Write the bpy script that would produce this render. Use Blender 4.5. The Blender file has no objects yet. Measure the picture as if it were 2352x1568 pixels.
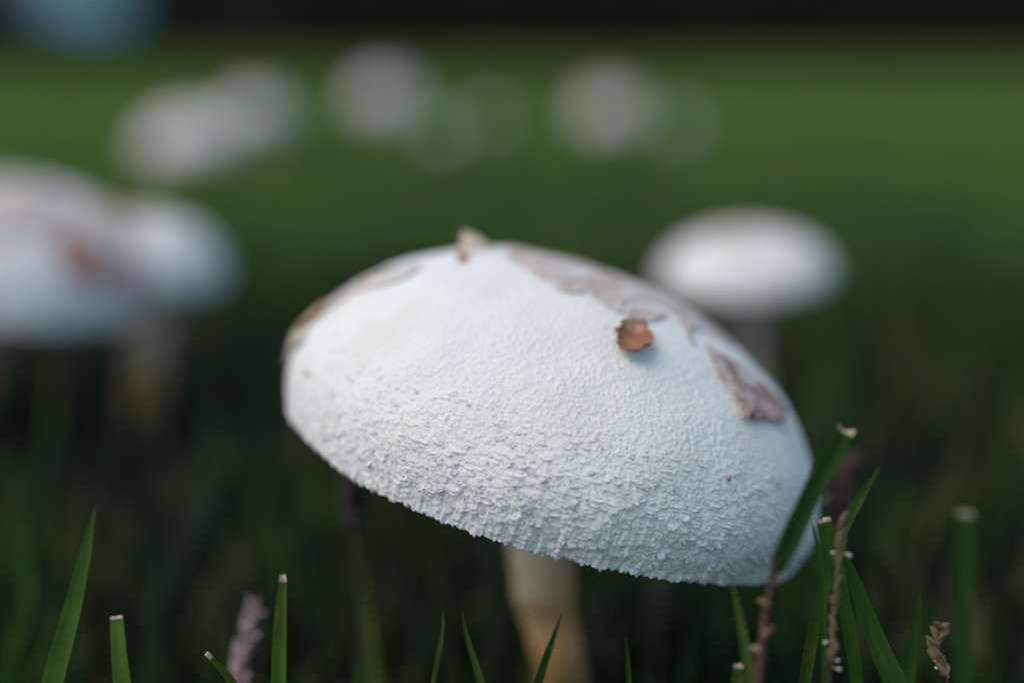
import bpy, bmesh, math, random
import numpy as np
from mathutils import Vector, Matrix
from mathutils.geometry import delaunay_2d_cdt

random.seed(11)
rng = np.random.default_rng(11)
R = math.radians
sc = bpy.context.scene
col = sc.collection

# ------------------------------------------------------------------ camera
CAM_Z = 0.19
PITCH = R(11.7)
LENS = 50.0
cam_d = bpy.data.cameras.new('camera')
cam_d.lens = LENS
cam_d.sensor_width = 36.0
cam_d.clip_start = 0.01
cam_d.clip_end = 2000.0
cam_d.dof.use_dof = True
cam_d.dof.focus_distance = 0.2565
cam_d.dof.aperture_fstop = 2.75
cam_d.dof.aperture_blades = 9
cam = bpy.data.objects.new('camera', cam_d)
col.objects.link(cam)
cam.location = (0, 0, CAM_Z)
cam.rotation_euler = (math.pi / 2 - PITCH, 0, 0)
sc.camera = cam

# ------------------------------------------------------------------ sky, sun, exposure
SUN_TO = Vector((-0.48, -0.22, 0.84)).normalized()      # towards the light
world = bpy.data.worlds.new('World')
sc.world = world
world.use_nodes = True
wn = world.node_tree
bg = wn.nodes['Background']
sky = wn.nodes.new('ShaderNodeTexSky')
sky.sky_type = 'NISHITA'
sky.sun_disc = False
sky.sun_elevation = math.asin(SUN_TO.z)
sky.sun_rotation = math.atan2(SUN_TO.x, SUN_TO.y)
sky.air_density = 1.0
sky.dust_density = 1.4
sky.ozone_density = 1.0
wn.links.new(sky.outputs['Color'], bg.inputs['Color'])
bg.inputs['Strength'].default_value = 0.13
sun_d = bpy.data.lights.new('sun', 'SUN')
sun_d.energy = 1.0
sun_d.angle = R(50)
sun_d.color = (1.0, 0.89, 0.74)
sun = bpy.data.objects.new('sun', sun_d)
col.objects.link(sun)
sun.location = SUN_TO * 40
sun.rotation_euler = SUN_TO.to_track_quat('Z', 'Y').to_euler()
vs = sc.view_settings
vs.view_transform = 'Standard'
vs.look = 'None'
vs.gamma = 1.0
vs.use_curve_mapping = False
vs.exposure = 0.44
sc.render.engine = 'CYCLES'
sc.cycles.use_denoising = True
sc.cycles.max_bounces = 6
sc.cycles.diffuse_bounces = 3
sc.cycles.transmission_bounces = 3
sc.cycles.sample_clamp_indirect = 6.0

# ------------------------------------------------------------------ helpers
PXF = LENS / 36.0 * 2352.0          # focal length in pixels of a 2352 px wide frame


def at(px, py, depth):
    """the point of the place seen at (px, py) of a 2352x1568 frame, depth metres along the view axis"""
    x = (px - 1176.0) / PXF * depth
    u = (784.0 - py) / PXF * depth
    return Vector((x, depth * math.cos(PITCH) + u * math.sin(PITCH),
                   CAM_Z - depth * math.sin(PITCH) + u * math.cos(PITCH)))


def tag(o, label=None, cat=None, group=None, kind=None):
    if label: o['label'] = label
    if cat: o['category'] = cat
    if group: o['group'] = group
    if kind: o['kind'] = kind
    return o


def empty(name, loc):
    o = bpy.data.objects.new(name, None)
    o.empty_display_size = 0.02
    col.objects.link(o)
    o.location = loc
    return o


def mesh_np(name, V, quads=None, tris=None, smooth=True):
    me = bpy.data.meshes.new(name)
    V = np.asarray(V, np.float32)
    q = np.zeros((0, 4), np.int32) if quads is None else np.asarray(quads, np.int32)
    t = np.zeros((0, 3), np.int32) if tris is None else np.asarray(tris, np.int32)
    me.vertices.add(len(V))
    me.vertices.foreach_set('co', V.ravel())
    me.loops.add(q.size + t.size)
    me.polygons.add(len(q) + len(t))
    me.loops.foreach_set('vertex_index', np.concatenate([q.ravel(), t.ravel()]).astype(np.int32))
    ls = np.concatenate([np.arange(len(q)) * 4, q.size + np.arange(len(t)) * 3]).astype(np.int32)
    me.polygons.foreach_set('loop_start', ls)
    me.update(calc_edges=True)
    me.polygons.foreach_set('use_smooth', np.full(len(q) + len(t), smooth))
    me.validate()
    return me


def obj(name, me, mat, parent=None, loc=None):
    o = bpy.data.objects.new(name, me)
    col.objects.link(o)
    if mat is not None and not me.materials:
        me.materials.append(mat)
    if parent is not None:
        o.parent = parent
    if loc is not None:
        o.location = loc
    return o


def origin(o):
    """world origin of an object that is not rotated (nor are its parents)"""
    v = Vector(o.location)
    while o.parent is not None:
        o = o.parent
        v = v + Vector(o.location)
    return np.array(v)


def grid_quads(nr, nc, wrap=False):
    i, j = np.meshgrid(np.arange(nr - 1), np.arange(nc if wrap else nc - 1), indexing='ij')
    j2 = (j + 1) % nc
    return np.stack([i * nc + j, i * nc + j2, (i + 1) * nc + j2, (i + 1) * nc + j], -1).reshape(-1, 4)


def set_across(me, n):
    a = me.attributes.new('across', 'FLOAT', 'POINT')
    a.data.foreach_set('value', np.tile(np.array([0, .225, .46, .54, .775, 1.0], np.float32), n))


def set_tint(me, values):
    a = me.attributes.new('tint', 'FLOAT', 'POINT')
    a.data.foreach_set('value', np.asarray(values, np.float32))


def hash3(ix, iy, iz, seed):
    h = (ix * 374761393 + iy * 668265263 + iz * 2147483647 + seed * 1274126177) & 0xffffffff
    h = ((h ^ (h >> 13)) * 1274126177) & 0xffffffff
    return ((h ^ (h >> 16)) & 0xffff) / 65535.0


def vnoise(P, freq, seed=0):
    """value noise in [-1, 1] at points P (n, 3)"""
    Q = P * freq
    I = np.floor(Q).astype(np.int64)
    f = Q - I
    f = f * f * (3 - 2 * f)
    out = 0
    for dx in (0, 1):
        for dy in (0, 1):
            for dz in (0, 1):
                w = (f[:, 0] if dx else 1 - f[:, 0]) * (f[:, 1] if dy else 1 - f[:, 1]) * (f[:, 2] if dz else 1 - f[:, 2])
                out = out + w * hash3(I[:, 0] + dx, I[:, 1] + dy, I[:, 2] + dz, seed)
    return out * 2 - 1


# ------------------------------------------------------------------ materials
def nmat(name):
    m = bpy.data.materials.new(name)
    m.use_nodes = True
    nt = m.node_tree
    b = nt.nodes['Principled BSDF']
    return m, nt, b


def tex_noise(nt, scale, detail=4, rough=.55, vec=None):
    tc = nt.nodes.new('ShaderNodeTexCoord')
    n = nt.nodes.new('ShaderNodeTexNoise')
    n.inputs['Scale'].default_value = scale
    n.inputs['Detail'].default_value = detail
    n.inputs['Roughness'].default_value = rough
    nt.links.new(vec or tc.outputs['Object'], n.inputs['Vector'])
    return n


def ramp(nt, src, stops):
    r = nt.nodes.new('ShaderNodeValToRGB')
    e = r.color_ramp.elements
    while len(e) < len(stops):
        e.new(0.5)
    for k, (p, c) in enumerate(stops):
        e[k].position = p
        e[k].color = (*c, 1)
    nt.links.new(src, r.inputs['Fac'])
    return r


def bump(nt, b, src, strength, dist):
    bp = nt.nodes.new('ShaderNodeBump')
    bp.inputs['Strength'].default_value = strength
    bp.inputs['Distance'].default_value = dist
    nt.links.new(src, bp.inputs['Height'])
    nt.links.new(bp.outputs['Normal'], b.inputs['Normal'])


def simple(name, stops, scale, rough=.7, bs=.3, bd=.0004, sss=0.0, bscale=None, spec=.3):
    m, nt, b = nmat(name)
    n = tex_noise(nt, scale)
    r = ramp(nt, n.outputs['Fac'], stops)
    nt.links.new(r.outputs['Color'], b.inputs['Base Color'])
    b.inputs['Roughness'].default_value = rough
    b.inputs['Specular IOR Level'].default_value = spec
    if sss:
        b.inputs['Subsurface Weight'].default_value = sss
        b.inputs['Subsurface Radius'].default_value = (1.0, .75, .6)
        b.inputs['Subsurface Scale'].default_value = .002
    if bs:
        n2 = tex_noise(nt, bscale or scale * 6, 5, .6)
        bump(nt, b, n2.outputs['Fac'], bs, bd)
    return m


def tinted(name, stops, trans=.35, rough=.45, noise_scale=None, spec=.3, veins=0):
    """leaf material: colour from the piece's own tint, part of the light passes through"""
    m, nt, b = nmat(name)
    a = nt.nodes.new('ShaderNodeAttribute')
    a.attribute_name = 'tint'
    src = a.outputs['Fac']
    if noise_scale:
        n = tex_noise(nt, noise_scale, 3)
        mx = nt.nodes.new('ShaderNodeMath')
        mx.operation = 'MULTIPLY_ADD'
        mx.inputs[1].default_value = .35
        sb = nt.nodes.new('ShaderNodeMath')
        sb.operation = 'SUBTRACT'
        nt.links.new(n.outputs['Fac'], sb.inputs[0])
        sb.inputs[1].default_value = .5
        nt.links.new(sb.outputs[0], mx.inputs[0])
        nt.links.new(src, mx.inputs[2])
        src = mx.outputs[0]
    if veins:
        av = nt.nodes.new('ShaderNodeAttribute')
        av.attribute_name = 'across'
        w1 = nt.nodes.new('ShaderNodeMath')
        w1.operation = 'MULTIPLY'
        w1.inputs[1].default_value = veins
        nt.links.new(av.outputs['Fac'], w1.inputs[0])
        w2 = nt.nodes.new('ShaderNodeMath')
        w2.operation = 'SINE'
        nt.links.new(w1.outputs[0], w2.inputs[0])
        w3 = nt.nodes.new('ShaderNodeMath')
        w3.operation = 'MULTIPLY_ADD'
        w3.inputs[1].default_value = .10
        nt.links.new(w2.outputs[0], w3.inputs[0])
        nt.links.new(src, w3.inputs[2])
        src = w3.outputs[0]
        bump(nt, b, w2.outputs[0], .5, .0001)
    r = ramp(nt, src, stops)
    nt.links.new(r.outputs['Color'], b.inputs['Base Color'])
    b.inputs['Roughness'].default_value = rough
    b.inputs['Specular IOR Level'].default_value = spec
    out = nt.nodes['Material Output']
    tr = nt.nodes.new('ShaderNodeBsdfTranslucent')
    nt.links.new(r.outputs['Color'], tr.inputs['Color'])
    mix = nt.nodes.new('ShaderNodeMixShader')
    mix.inputs[0].default_value = trans
    nt.links.new(b.outputs[0], mix.inputs[1])
    nt.links.new(tr.outputs[0], mix.inputs[2])
    nt.links.new(mix.outputs[0], out.inputs['Surface'])
    return m


M = {}
M['cap'] = simple('cap_skin', [(0.0, (.72, .73, .67)), (.45, (.80, .81, .735)), (1.0, (.835, .84, .77))], 90, .75, .22, .0003, .35, 1500, .25)
M['scale'] = simple('scale_skin', [(0.0, (.76, .75, .69)), (1.0, (.84, .845, .80))], 300, .7, .2, .0002, .35, 2500, .25)
M['crown'] = simple('crown_skin', [(0.25, (.44, .34, .27)), (.5, (.59, .485, .395)), (.72, (.70, .62, .54))], 240, .6, .25, .0003, .1, 900)
M['tan_skin'] = simple('tan_skin', [(0.25, (.50, .38, .26)), (.6, (.68, .57, .44)), (.9, (.75, .68, .58))], 200, .65, .25, .0003, .1, 900)
M['brown_skin'] = simple('brown_skin', [(0.25, (.20, .08, .04)), (.5, (.37, .16, .085)), (.8, (.50, .28, .18))], 260, .7, .5, .0004, 0, 1600)
M['orange_skin'] = simple('orange_skin', [(0.25, (.38, .17, .08)), (.5, (.58, .35, .20)), (.8, (.72, .56, .42))], 300, .7, .4, .0004, 0, 1400)
M['mottled_skin'] = simple('mottled_skin', [(0.3, (.26, .15, .12)), (.5, (.40, .28, .23)), (.65, (.62, .54, .50))], 230, .65, .35, .0004, 0, 1200)
M['gill'] = simple('gill_flesh', [(0.2, (.42, .40, .34)), (.8, (.55, .53, .46))], 60, .8, 0)
M['far_cap'] = simple('plain_cap_skin', [(0.3, (.73, .72, .66)), (.7, (.82, .82, .76))], 25, .75, .3, .002, 0, 160)


def stain(m, color, scale, lo, hi):
    """blotches of another colour of the thing's own"""
    nt = m.node_tree
    b = nt.nodes['Principled BSDF']
    src = b.inputs['Base Color'].links[0].from_socket
    n = tex_noise(nt, scale, 6, .65)
    r = ramp(nt, n.outputs['Fac'], [(lo, (0, 0, 0)), (hi, (1, 1, 1))])
    mx = nt.nodes.new('ShaderNodeMix')
    mx.data_type = 'RGBA'
    nt.links.new(r.outputs['Color'], mx.inputs[0])
    nt.links.new(src, mx.inputs[6])
    mx.inputs[7].default_value = (*color, 1)
    nt.links.new(mx.outputs[2], b.inputs['Base Color'])


stain(M['cap'], (.74, .69, .58), 55, .54, .86)
stain(M['cap'], (.46, .36, .26), 420, .73, .80)
stain(M['crown'], (.74, .72, .69), 150, .52, .66)
stain(M['mottled_skin'], (.60, .53, .49), 160, .58, .66)
stain(M['brown_skin'], (.50, .36, .28), 300, .58, .70)
stain(M['far_cap'], (.66, .58, .46), 22, .55, .75)


def stem_material():
    m, nt, b = nmat('stem_flesh')
    tc = nt.nodes.new('ShaderNodeTexCoord')
    sx = nt.nodes.new('ShaderNodeSeparateXYZ')
    nt.links.new(tc.outputs['Generated'], sx.inputs[0])
    n = tex_noise(nt, 90, 4)
    ad = nt.nodes.new('ShaderNodeMath')
    ad.operation = 'MULTIPLY_ADD'
    ad.inputs[1].default_value = .25
    nt.links.new(n.outputs['Fac'], ad.inputs[0])
    nt.links.new(sx.outputs['Z'], ad.inputs[2])
    r = ramp(nt, ad.outputs[0], [(.30, (.40, .19, .06)), (.60, (.68, .36, .12)), (.78, (.74, .62, .42)), (.98, (.78, .72, .60))])
    nt.links.new(r.outputs['Color'], b.inputs['Base Color'])
    b.inputs['Roughness'].default_value = .6
    b.inputs['Subsurface Weight'].default_value = .15
    b.inputs['Subsurface Radius'].default_value = (1.0, .6, .35)
    b.inputs['Subsurface Scale'].default_value = .003
    n2 = tex_noise(nt, 500, 4)
    bump(nt, b, n2.outputs['Fac'], .3, .0005)
    return m


M['stem'] = stem_material()
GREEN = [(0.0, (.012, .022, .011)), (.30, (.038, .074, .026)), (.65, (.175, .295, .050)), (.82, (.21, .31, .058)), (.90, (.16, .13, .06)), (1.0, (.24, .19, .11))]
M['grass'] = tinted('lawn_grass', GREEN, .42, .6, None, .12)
M['blade'] = tinted('grass_leaf', [(0.0, (.020, .050, .010)), (.4, (.050, .110, .016)), (.7, (.11, .19, .028)), (1.0, (.22, .30, .075))], .35, .5, 260, .15, 75)
M['dry_tip'] = simple('dry_leaf_tip', [(0.3, (.32, .26, .14)), (.7, (.58, .52, .37))], 900, .7, .3, .0002)
M['red_stalk'] = simple('reddish_stalk', [(0.3, (.035, .018, .012)), (.5, (.085, .036, .024)), (.75, (.11, .080, .032))], 160, .6, .3, .0003)
M['green_stalk'] = simple('green_stalk', [(0.3, (.020, .034, .012)), (.7, (.045, .075, .020))], 160, .6, .2, .0002)
M['dry_seed'] = simple('dry_seed_husk', [(0.25, (.035, .020, .012)), (.5, (.13, .085, .04)), (.75, (.50, .40, .22))], 700, .65, .3, .0002)
M['pink_seed'] = simple('pinkish_seed_husk', [(0.25, (.14, .08, .07)), (.5, (.30, .20, .19)), (.8, (.48, .38, .36))], 320, .65, .3, .0002)
M['dark_seed'] = simple('dark_seed_husk', [(0.25, (.018, .012, .009)), (.5, (.045, .03, .022)), (.8, (.11, .075, .06))], 320, .7, .3, .0002)
M['anther'] = simple('pale_anther', [(0.3, (.62, .58, .42)), (.7, (.78, .76, .66))], 900, .6, 0)
M['soil'] = simple('soil', [(0.3, (.020, .022, .010)), (.55, (.032, .042, .014)), (.75, (.045, .062, .018))], 9, .95, .5, .006, 0, 90, .1)
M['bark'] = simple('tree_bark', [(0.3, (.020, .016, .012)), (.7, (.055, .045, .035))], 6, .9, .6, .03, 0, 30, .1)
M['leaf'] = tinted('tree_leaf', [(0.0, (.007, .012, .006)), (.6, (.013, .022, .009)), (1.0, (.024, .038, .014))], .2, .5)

# ------------------------------------------------------------------ ground
def build_ground():
    # fine close to the mushrooms, coarse towards the horizon
    rad = np.concatenate([[0.0], np.geomspace(.05, 900, 70)])
    n = 96
    ang = np.linspace(0, 2 * np.pi, n, endpoint=False)
    V = [(0, 0.3, 0)]
    for r in rad[1:]:
        for a in ang:
            V.append((r * math.cos(a), .3 + r * math.sin(a), 0))
    V = np.array(V)
    amp = np.clip(np.hypot(V[:, 0], V[:, 1] - .3), .02, 3.0)
    V[:, 2] = -.002 + .006 * vnoise(V, 6, 3) * np.clip(amp * 3, 0, 1) + .012 * vnoise(V, .9, 4) * np.clip(amp, 0, 1)
    V[:, 2] -= V[:, 2].max() * 0 + .004
    q = []
    t = [(0, 1 + k, 1 + (k + 1) % n) for k in range(n)]
    for i in range(len(rad) - 2):
        b0, b1 = 1 + i * n, 1 + (i + 1) * n
        for k in range(n):
            q.append((b0 + k, b1 + k, b1 + (k + 1) % n, b0 + (k + 1) % n))
    me = mesh_np('ground', V, q, t)
    return tag(obj('ground', me, M['soil']), kind='structure')


build_ground()


# ------------------------------------------------------------------ lawn grass (nobody could count it)
def grass_field():
    regs = []

    def wedge(n, y0, y1, half, h0, h1, w0, w1, dens_pow=1.0, xoff=.12):
        u = rng.random(n)
        y = (y0 ** dens_pow + u * (y1 ** dens_pow - y0 ** dens_pow)) ** (1 / dens_pow)
        x = (rng.random(n) * 2 - 1) * (y * half + xoff)
        h = h0 + (h1 - h0) * rng.random(n) ** 1.3
        w = w0 + (w1 - w0) * rng.random(n)
        regs.append((x, y, h, w))

    wedge(17000, .02, .42, .5, .022, .058, .0018, .0042, 1.2, .25)
    wedge(72000, .42, 1.6, .55, .024, .056, .0020, .0045, 1.6)
    wedge(420, .36, .95, .5, .060, .100, .0025, .005, 1.3)
    wedge(52000, 1.6, 6.0, .55, .035, .075, .004, .008, 1.5)
    wedge(50000, 6.0, 34.0, .58, .045, .085, .012, .024, 1.3)
    x = np.concatenate([r[0] for r in regs]); y = np.concatenate([r[1] for r in regs])
    h = np.concatenate([r[2] for r in regs]); w = np.concatenate([r[3] for r in regs])
    n = len(x)
    P0 = np.stack([x, y, np.zeros(n)], -1)
    clump = vnoise(P0, 14, 8) * .5 + vnoise(P0, 3.1, 9) * .5
    h = h * (1 + .28 * clump)
    # keep the tips under the view of the picture's near edge
    near = np.clip((CAM_Z - .47 * y) * .86, .02, 1)
    h = np.where(y < .30, np.minimum(h, near), h)
    az = rng.random(n) * 2 * np.pi
    d = np.stack([np.cos(az), np.sin(az), np.zeros(n)], -1)
    s = np.stack([-np.sin(az + rng.normal(0, .5, n)), np.cos(az + rng.normal(0, .5, n)), np.zeros(n)], -1)
    lean = .15 + .55 * rng.random(n) ** 1.5
    far = np.clip((y - .8) / 1.2, 0, 1)          # mown flatter further out, taller and upright round the mushrooms
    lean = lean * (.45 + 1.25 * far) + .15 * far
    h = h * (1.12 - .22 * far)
    bend = .25 * rng.random(n)
    rows = []
    for k, (f, ww) in enumerate(((0, .8), (.4, 1.0), (.75, .72))):
        c = P0 + d * (h * (lean * f + bend * f * f))[:, None] + np.array([0, 0, 1]) * (h * (f - .25 * lean * f * f) - .006 * (k == 0))[:, None]
        rows.append(c - s * (w * ww * .5)[:, None])
        rows.append(c + s * (w * ww * .5)[:, None])
    tip = P0 + d * (h * (lean + bend))[:, None] + np.array([0, 0, 1]) * (h * (1 - .25 * lean))[:, None]
    rows.append(tip)
    V = np.stack(rows, 1).reshape(-1, 3)
    b = np.arange(n)[:, None] * 7
    q = np.concatenate([b + np.array([0, 1, 3, 2]), b + np.array([2, 3, 5, 4])])
    t = b + np.array([4, 5, 6])
    me = mesh_np('grass', V, q, t)
    patch = .10 * vnoise(P0, .9, 15) + .10 * vnoise(P0, 2.7, 16)
    tint = np.clip(.30 + .40 * far + patch * far + .16 * clump + rng.normal(0, .11, n), 0, .83)  # darker tint round the mushrooms stands in for shade among the blades
    dry = rng.random(n) < .05
    tint[dry] = .86 + .14 * rng.random(dry.sum())
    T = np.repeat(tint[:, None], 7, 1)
    T[:, :2] -= .55 * (~dry[:, None])  # feet and middles painted darker, as shade deep in the grass
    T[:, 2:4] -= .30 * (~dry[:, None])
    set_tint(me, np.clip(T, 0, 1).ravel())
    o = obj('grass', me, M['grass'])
    tag(o, 'short dark green lawn grass covering the ground under the mushrooms', 'grass', kind='stuff')


grass_field()

# ------------------------------------------------------------------ the sharp white mushroom
CR, CH, CE1, CE2 = .0609, .0462, .9336, .9541
C_POS = np.array([.0057, .30, .0795 + CAM_Z - .17])
ROLL, TIP = .3184, .0493
FA2, FB2, ZA2, ZB2, ZA3 = -.0066, -.0275, -.0089, .0317, .0017
_cr, _sr, _ct, _st = math.cos(ROLL), math.sin(ROLL), math.cos(TIP), math.sin(TIP)
CAP_M = np.array([[1, 0, 0], [0, _ct, _st], [0, -_st, _ct]]) @ np.array([[_cr, 0, _sr], [0, 1, 0], [-_sr, 0, _cr]])


def cap_local(t, ph):
    th = np.clip(t, 0, 1.0) * np.pi / 2
    f = 1 + FA2 * np.cos(2 * ph) + FB2 * np.sin(2 * ph)
    r = CR * np.sin(th) ** CE1 * f
    r = r * (1 - .045 * np.clip((t - .84) / .16, 0, 1) ** 2)
    z = CH * np.cos(th) ** CE2 - .0012 * np.clip((t - .84) / .16, 0, 1) ** 2 - t ** 4 * CR * (ZA2 * np.cos(2 * ph) + ZB2 * np.sin(2 * ph) + ZA3 * np.cos(3 * ph))
    return np.stack([r * np.cos(ph), r * np.sin(ph), z], -1)


def cap_world(L):
    return L @ CAP_M.T + C_POS


def cap_frame(t, ph):
    """point, normal, downhill and sideways unit vectors of the cap (world)"""
    e = 1e-3
    t = np.clip(np.asarray(t, float), .004, .996)
    p = cap_world(cap_local(t, ph))
    dt = cap_world(cap_local(t + e, ph)) - cap_world(cap_local(t - e, ph))
    dp = cap_world(cap_local(t, ph + e)) - cap_world(cap_local(t, ph - e))
    nrm = np.cross(dt, dp)
    nrm /= np.linalg.norm(nrm, axis=-1, keepdims=True)
    down = dt / np.linalg.norm(dt, axis=-1, keepdims=True)
    return p, nrm, down, np.cross(nrm, down)


def cap_inv(x, y):
    """cap (t, phi) under the cap-local disc point (x, y)"""
    ph = np.arctan2(y, x)
    f = 1 + FA2 * np.cos(2 * ph) + FB2 * np.sin(2 * ph)
    r = np.clip(np.hypot(x, y) / f / CR, 0, .9995)
    return 2 / np.pi * np.arcsin(r ** (1 / CE1)), ph


_tt, _pp = np.meshgrid(np.linspace(.002, 1, 500), np.linspace(0, 2 * np.pi, 1000, endpoint=False), indexing='ij')
_W = cap_world(cap_local(_tt, _pp)).reshape(-1, 3)
_d = _W[:, 1] * math.cos(PITCH) - (_W[:, 2] - CAM_Z) * math.sin(PITCH)
_u = _W[:, 1] * math.sin(PITCH) + (_W[:, 2] - CAM_Z) * math.cos(PITCH)
_PX, _PY = 1176 + PXF * _W[:, 0] / _d, 784 - PXF * _u / _d
_fp, _fn, _, _ = cap_frame(_tt.ravel(), _pp.ravel())
_front = ((_fn * (np.array([0, 0, CAM_Z]) - _fp)).sum(-1) > 0)


def cap_hit(px, py):
    """cap (t, phi) seen at a picture point"""
    e = (_PX - px) ** 2 + (_PY - py) ** 2 + np.where(_front, 0, 1e9)
    k = int(np.argmin(e))
    return _tt.ravel()[k], _pp.ravel()[k]


STEM_BASE = np.array([.0160, .338, 0.0])
mush = empty('mushroom', STEM_BASE)
tag(mush, 'large white mushroom with scaly tilted cap and curled brown flakes, sharp in focus', 'mushroom', 'mushrooms on the lawn')


def scale_size(t, ph):
    """how big the scales are, 0 at the smooth crown and 1 at the lower rim"""
    side = .5 + .5 * np.cos(ph - R(300))         # biggest on the low side
    return np.clip((t - .34) / .66, 0, 1) ** 1.7 * (.32 + .72 * side)


def build_cap():
    nf, nb, nt = 1250, 130, 490
    ph = np.concatenate([np.linspace(R(165), R(375), nf, endpoint=False), np.linspace(R(375), R(525), nb, endpoint=False)])
    tr = np.concatenate([np.linspace(.0015, .22, 70, endpoint=False), np.linspace(.22, 1.0, nt - 70)])
    nc = nf + nb
    T, P = np.meshgrid(tr, ph, indexing='ij')
    p, n, dn, sd = cap_frame(T.ravel(), P.ravel())
    Hh = np.zeros((nt, nc))
    # thousands of low overlapping scales pressed into the skin
    L = (np.pi / 2) * .5 * (CR + CH) * .96          # rough arc length apex to rim
    NS = 13500
    ts = np.sqrt(rng.random(NS) * (1 - .12 ** 2) + .12 ** 2)
    ps = R(160) + rng.random(NS) * R(220)
    sz = scale_size(ts, ps)
    wv = (.00034 + .00062 * sz) * rng.uniform(.55, 1.6, NS)
    lv = wv * rng.uniform(.7, 1.3, NS)
    hv = (.00010 + .00022 * sz) * rng.uniform(.25, 1.7, NS)
    # a few hundred wide curled lips on the low side
    NB = 420
    tb = np.sqrt(rng.random(NB) * (.97 ** 2 - .70 ** 2) + .70 ** 2)
    pb = R(235) + rng.random(NB) * R(125)
    ts, ps = np.concatenate([ts, tb]), np.concatenate([ps, pb])
    wb = rng.uniform(.0009, .0021, NB) * (.45 + .55 * scale_size(tb, pb))
    wv, lv = np.concatenate([wv, wb]), np.concatenate([lv, wb * rng.uniform(.5, .8, NB)])
    hv = np.concatenate([hv, rng.uniform(.00045, .00095, NB)])
    pw = np.concatenate([np.full(NS, 2.6), np.full(NB, 5.5)])
    NS += NB
    dph = R(210) / nf
    # soft pimples almost up to the crown
    NP = 12000
    tp = np.sqrt(rng.random(NP) * (.86 ** 2 - .05 ** 2) + .05 ** 2)
    pp_ = R(160) + rng.random(NP) * R(220)
    rp = rng.uniform(.00034, .00066, NP)
    hp = rng.uniform(.00008, .00024, NP) * np.clip((tp - .04) / .2, .35, 1)
    for k in range(NP):
        rr = max(CR * math.sin(tp[k] * math.pi / 2), .004)
        dj = int(rp[k] / rr / dph) + 2
        j0 = int((pp_[k] - R(165)) / dph)
        ja, jb = max(0, j0 - dj), min(nf, j0 + dj + 1)
        ia, ib = np.searchsorted(tr, tp[k] - rp[k] / L), np.searchsorted(tr, tp[k] + rp[k] / L) + 1
        if jb - ja < 2 or ib - ia < 2:
            continue
        d2 = (((ph[None, ja:jb] - pp_[k]) * rr) ** 2 + ((tr[ia:ib, None] - tp[k]) * L) ** 2) / rp[k] ** 2
        Hh[ia:ib, ja:jb] = np.maximum(Hh[ia:ib, ja:jb], hp[k] * np.clip(1 - d2, 0, 1) ** 1.5)
    for k in range(NS):
        rr = max(CR * math.sin(ts[k] * math.pi / 2), .004)
        dj = int(wv[k] / rr / dph) + 2
        j0 = int((ps[k] - R(165)) / dph)
        ja, jb = max(0, j0 - dj), min(nf, j0 + dj + 1)
        ia = np.searchsorted(tr, ts[k] - 1.3 * lv[k] / L)
        ib = np.searchsorted(tr, ts[k] + 1.0 * lv[k] / L) + 1
        if jb - ja < 2 or ib - ia < 2:
            continue
        a = (ph[None, ja:jb] - ps[k]) * rr / wv[k]
        b = (tr[ia:ib, None] - ts[k]) * L / lv[k]
        lip = .65 * (1 - a * a)
        up = np.clip((b + 1.2) / (lip + 1.2 + 1e-6), 0, 1)
        hk = np.where((np.abs(a) < 1) & (b < lip + .12), up ** pw[k] * np.clip((lip + .12 - b) / .24, 0, 1) * (1 - a ** 4), 0) * hv[k]
        Hh[ia:ib, ja:jb] = np.maximum(Hh[ia:ib, ja:jb], hk)
    # fine felt, radial furrows near the rim, a gently uneven dome
    wgt = scale_size(T, P).ravel()
    st = np.stack([np.cos(P).ravel() * 14, np.sin(P).ravel() * 14, T.ravel() * 5], -1)
    fur = vnoise(st, 5.0, 21) * .6 + vnoise(st, 11.0, 22) * .4
    felt = vnoise(p, 900, 23) * .5 + vnoise(p, 1900, 24) * .35 + vnoise(p, 420, 25) * .6
    rimw = np.clip((T.ravel() - .80) / .20, 0, 1) ** 1.6
    h = Hh.ravel() + felt * (.000050 + .00009 * wgt) + fur * (.00004 * wgt + .00045 * rimw)
    h += .0007 * vnoise(p, 55, 26) + .0004 * vnoise(p, 120, 27) - .0007
    V = p + n * h[:, None]
    # ragged hanging edge
    last = (np.arange(nt * nc) // nc) >= nt - 4
    kk = (np.arange(nt * nc) // nc - (nt - 5)) / 4.0
    fr = vnoise(np.stack([np.cos(P).ravel() * 40, np.sin(P).ravel() * 40, 0 * T.ravel()], -1), 2.2, 30) + \
        vnoise(np.stack([np.cos(P).ravel() * 40, np.sin(P).ravel() * 40, 0 * T.ravel()], -1), 5.5, 31)
    V[last] += dn[last] * (kk * (.0004 + .0005 * fr))[last, None]
    # fold under: thin margin then a short way back inside
    axis = CAP_M @ np.array([0, 0, 1.0])
    inward = C_POS[None] - p[-nc:]
    inward -= (inward @ axis)[:, None] * axis
    inward /= np.linalg.norm(inward, axis=1, keepdims=True)
    u1 = V[-nc:] + inward * .0008 - axis * .0001
    u2 = V[-nc:] + inward * .0016 + axis * .0012
    u3 = V[-nc:] + inward * .0060 + axis * .0030
    apex = cap_world(cap_local(np.array([0.0]), np.array([0.0]))) + axis * (h[:nc].mean())
    V = np.concatenate([V, u1, u2, u3, apex]) - STEM_BASE
    q = grid_quads(nt + 3, nc, True)[:, ::-1]
    ai = len(V) - 1
    t = np.array([(ai, k, (k + 1) % nc) for k in range(nc)])
    me = mesh_np('cap', V, q[:, ::-1], t)
    return obj('cap', me, M['cap'], mush)


cap = build_cap()


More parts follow.
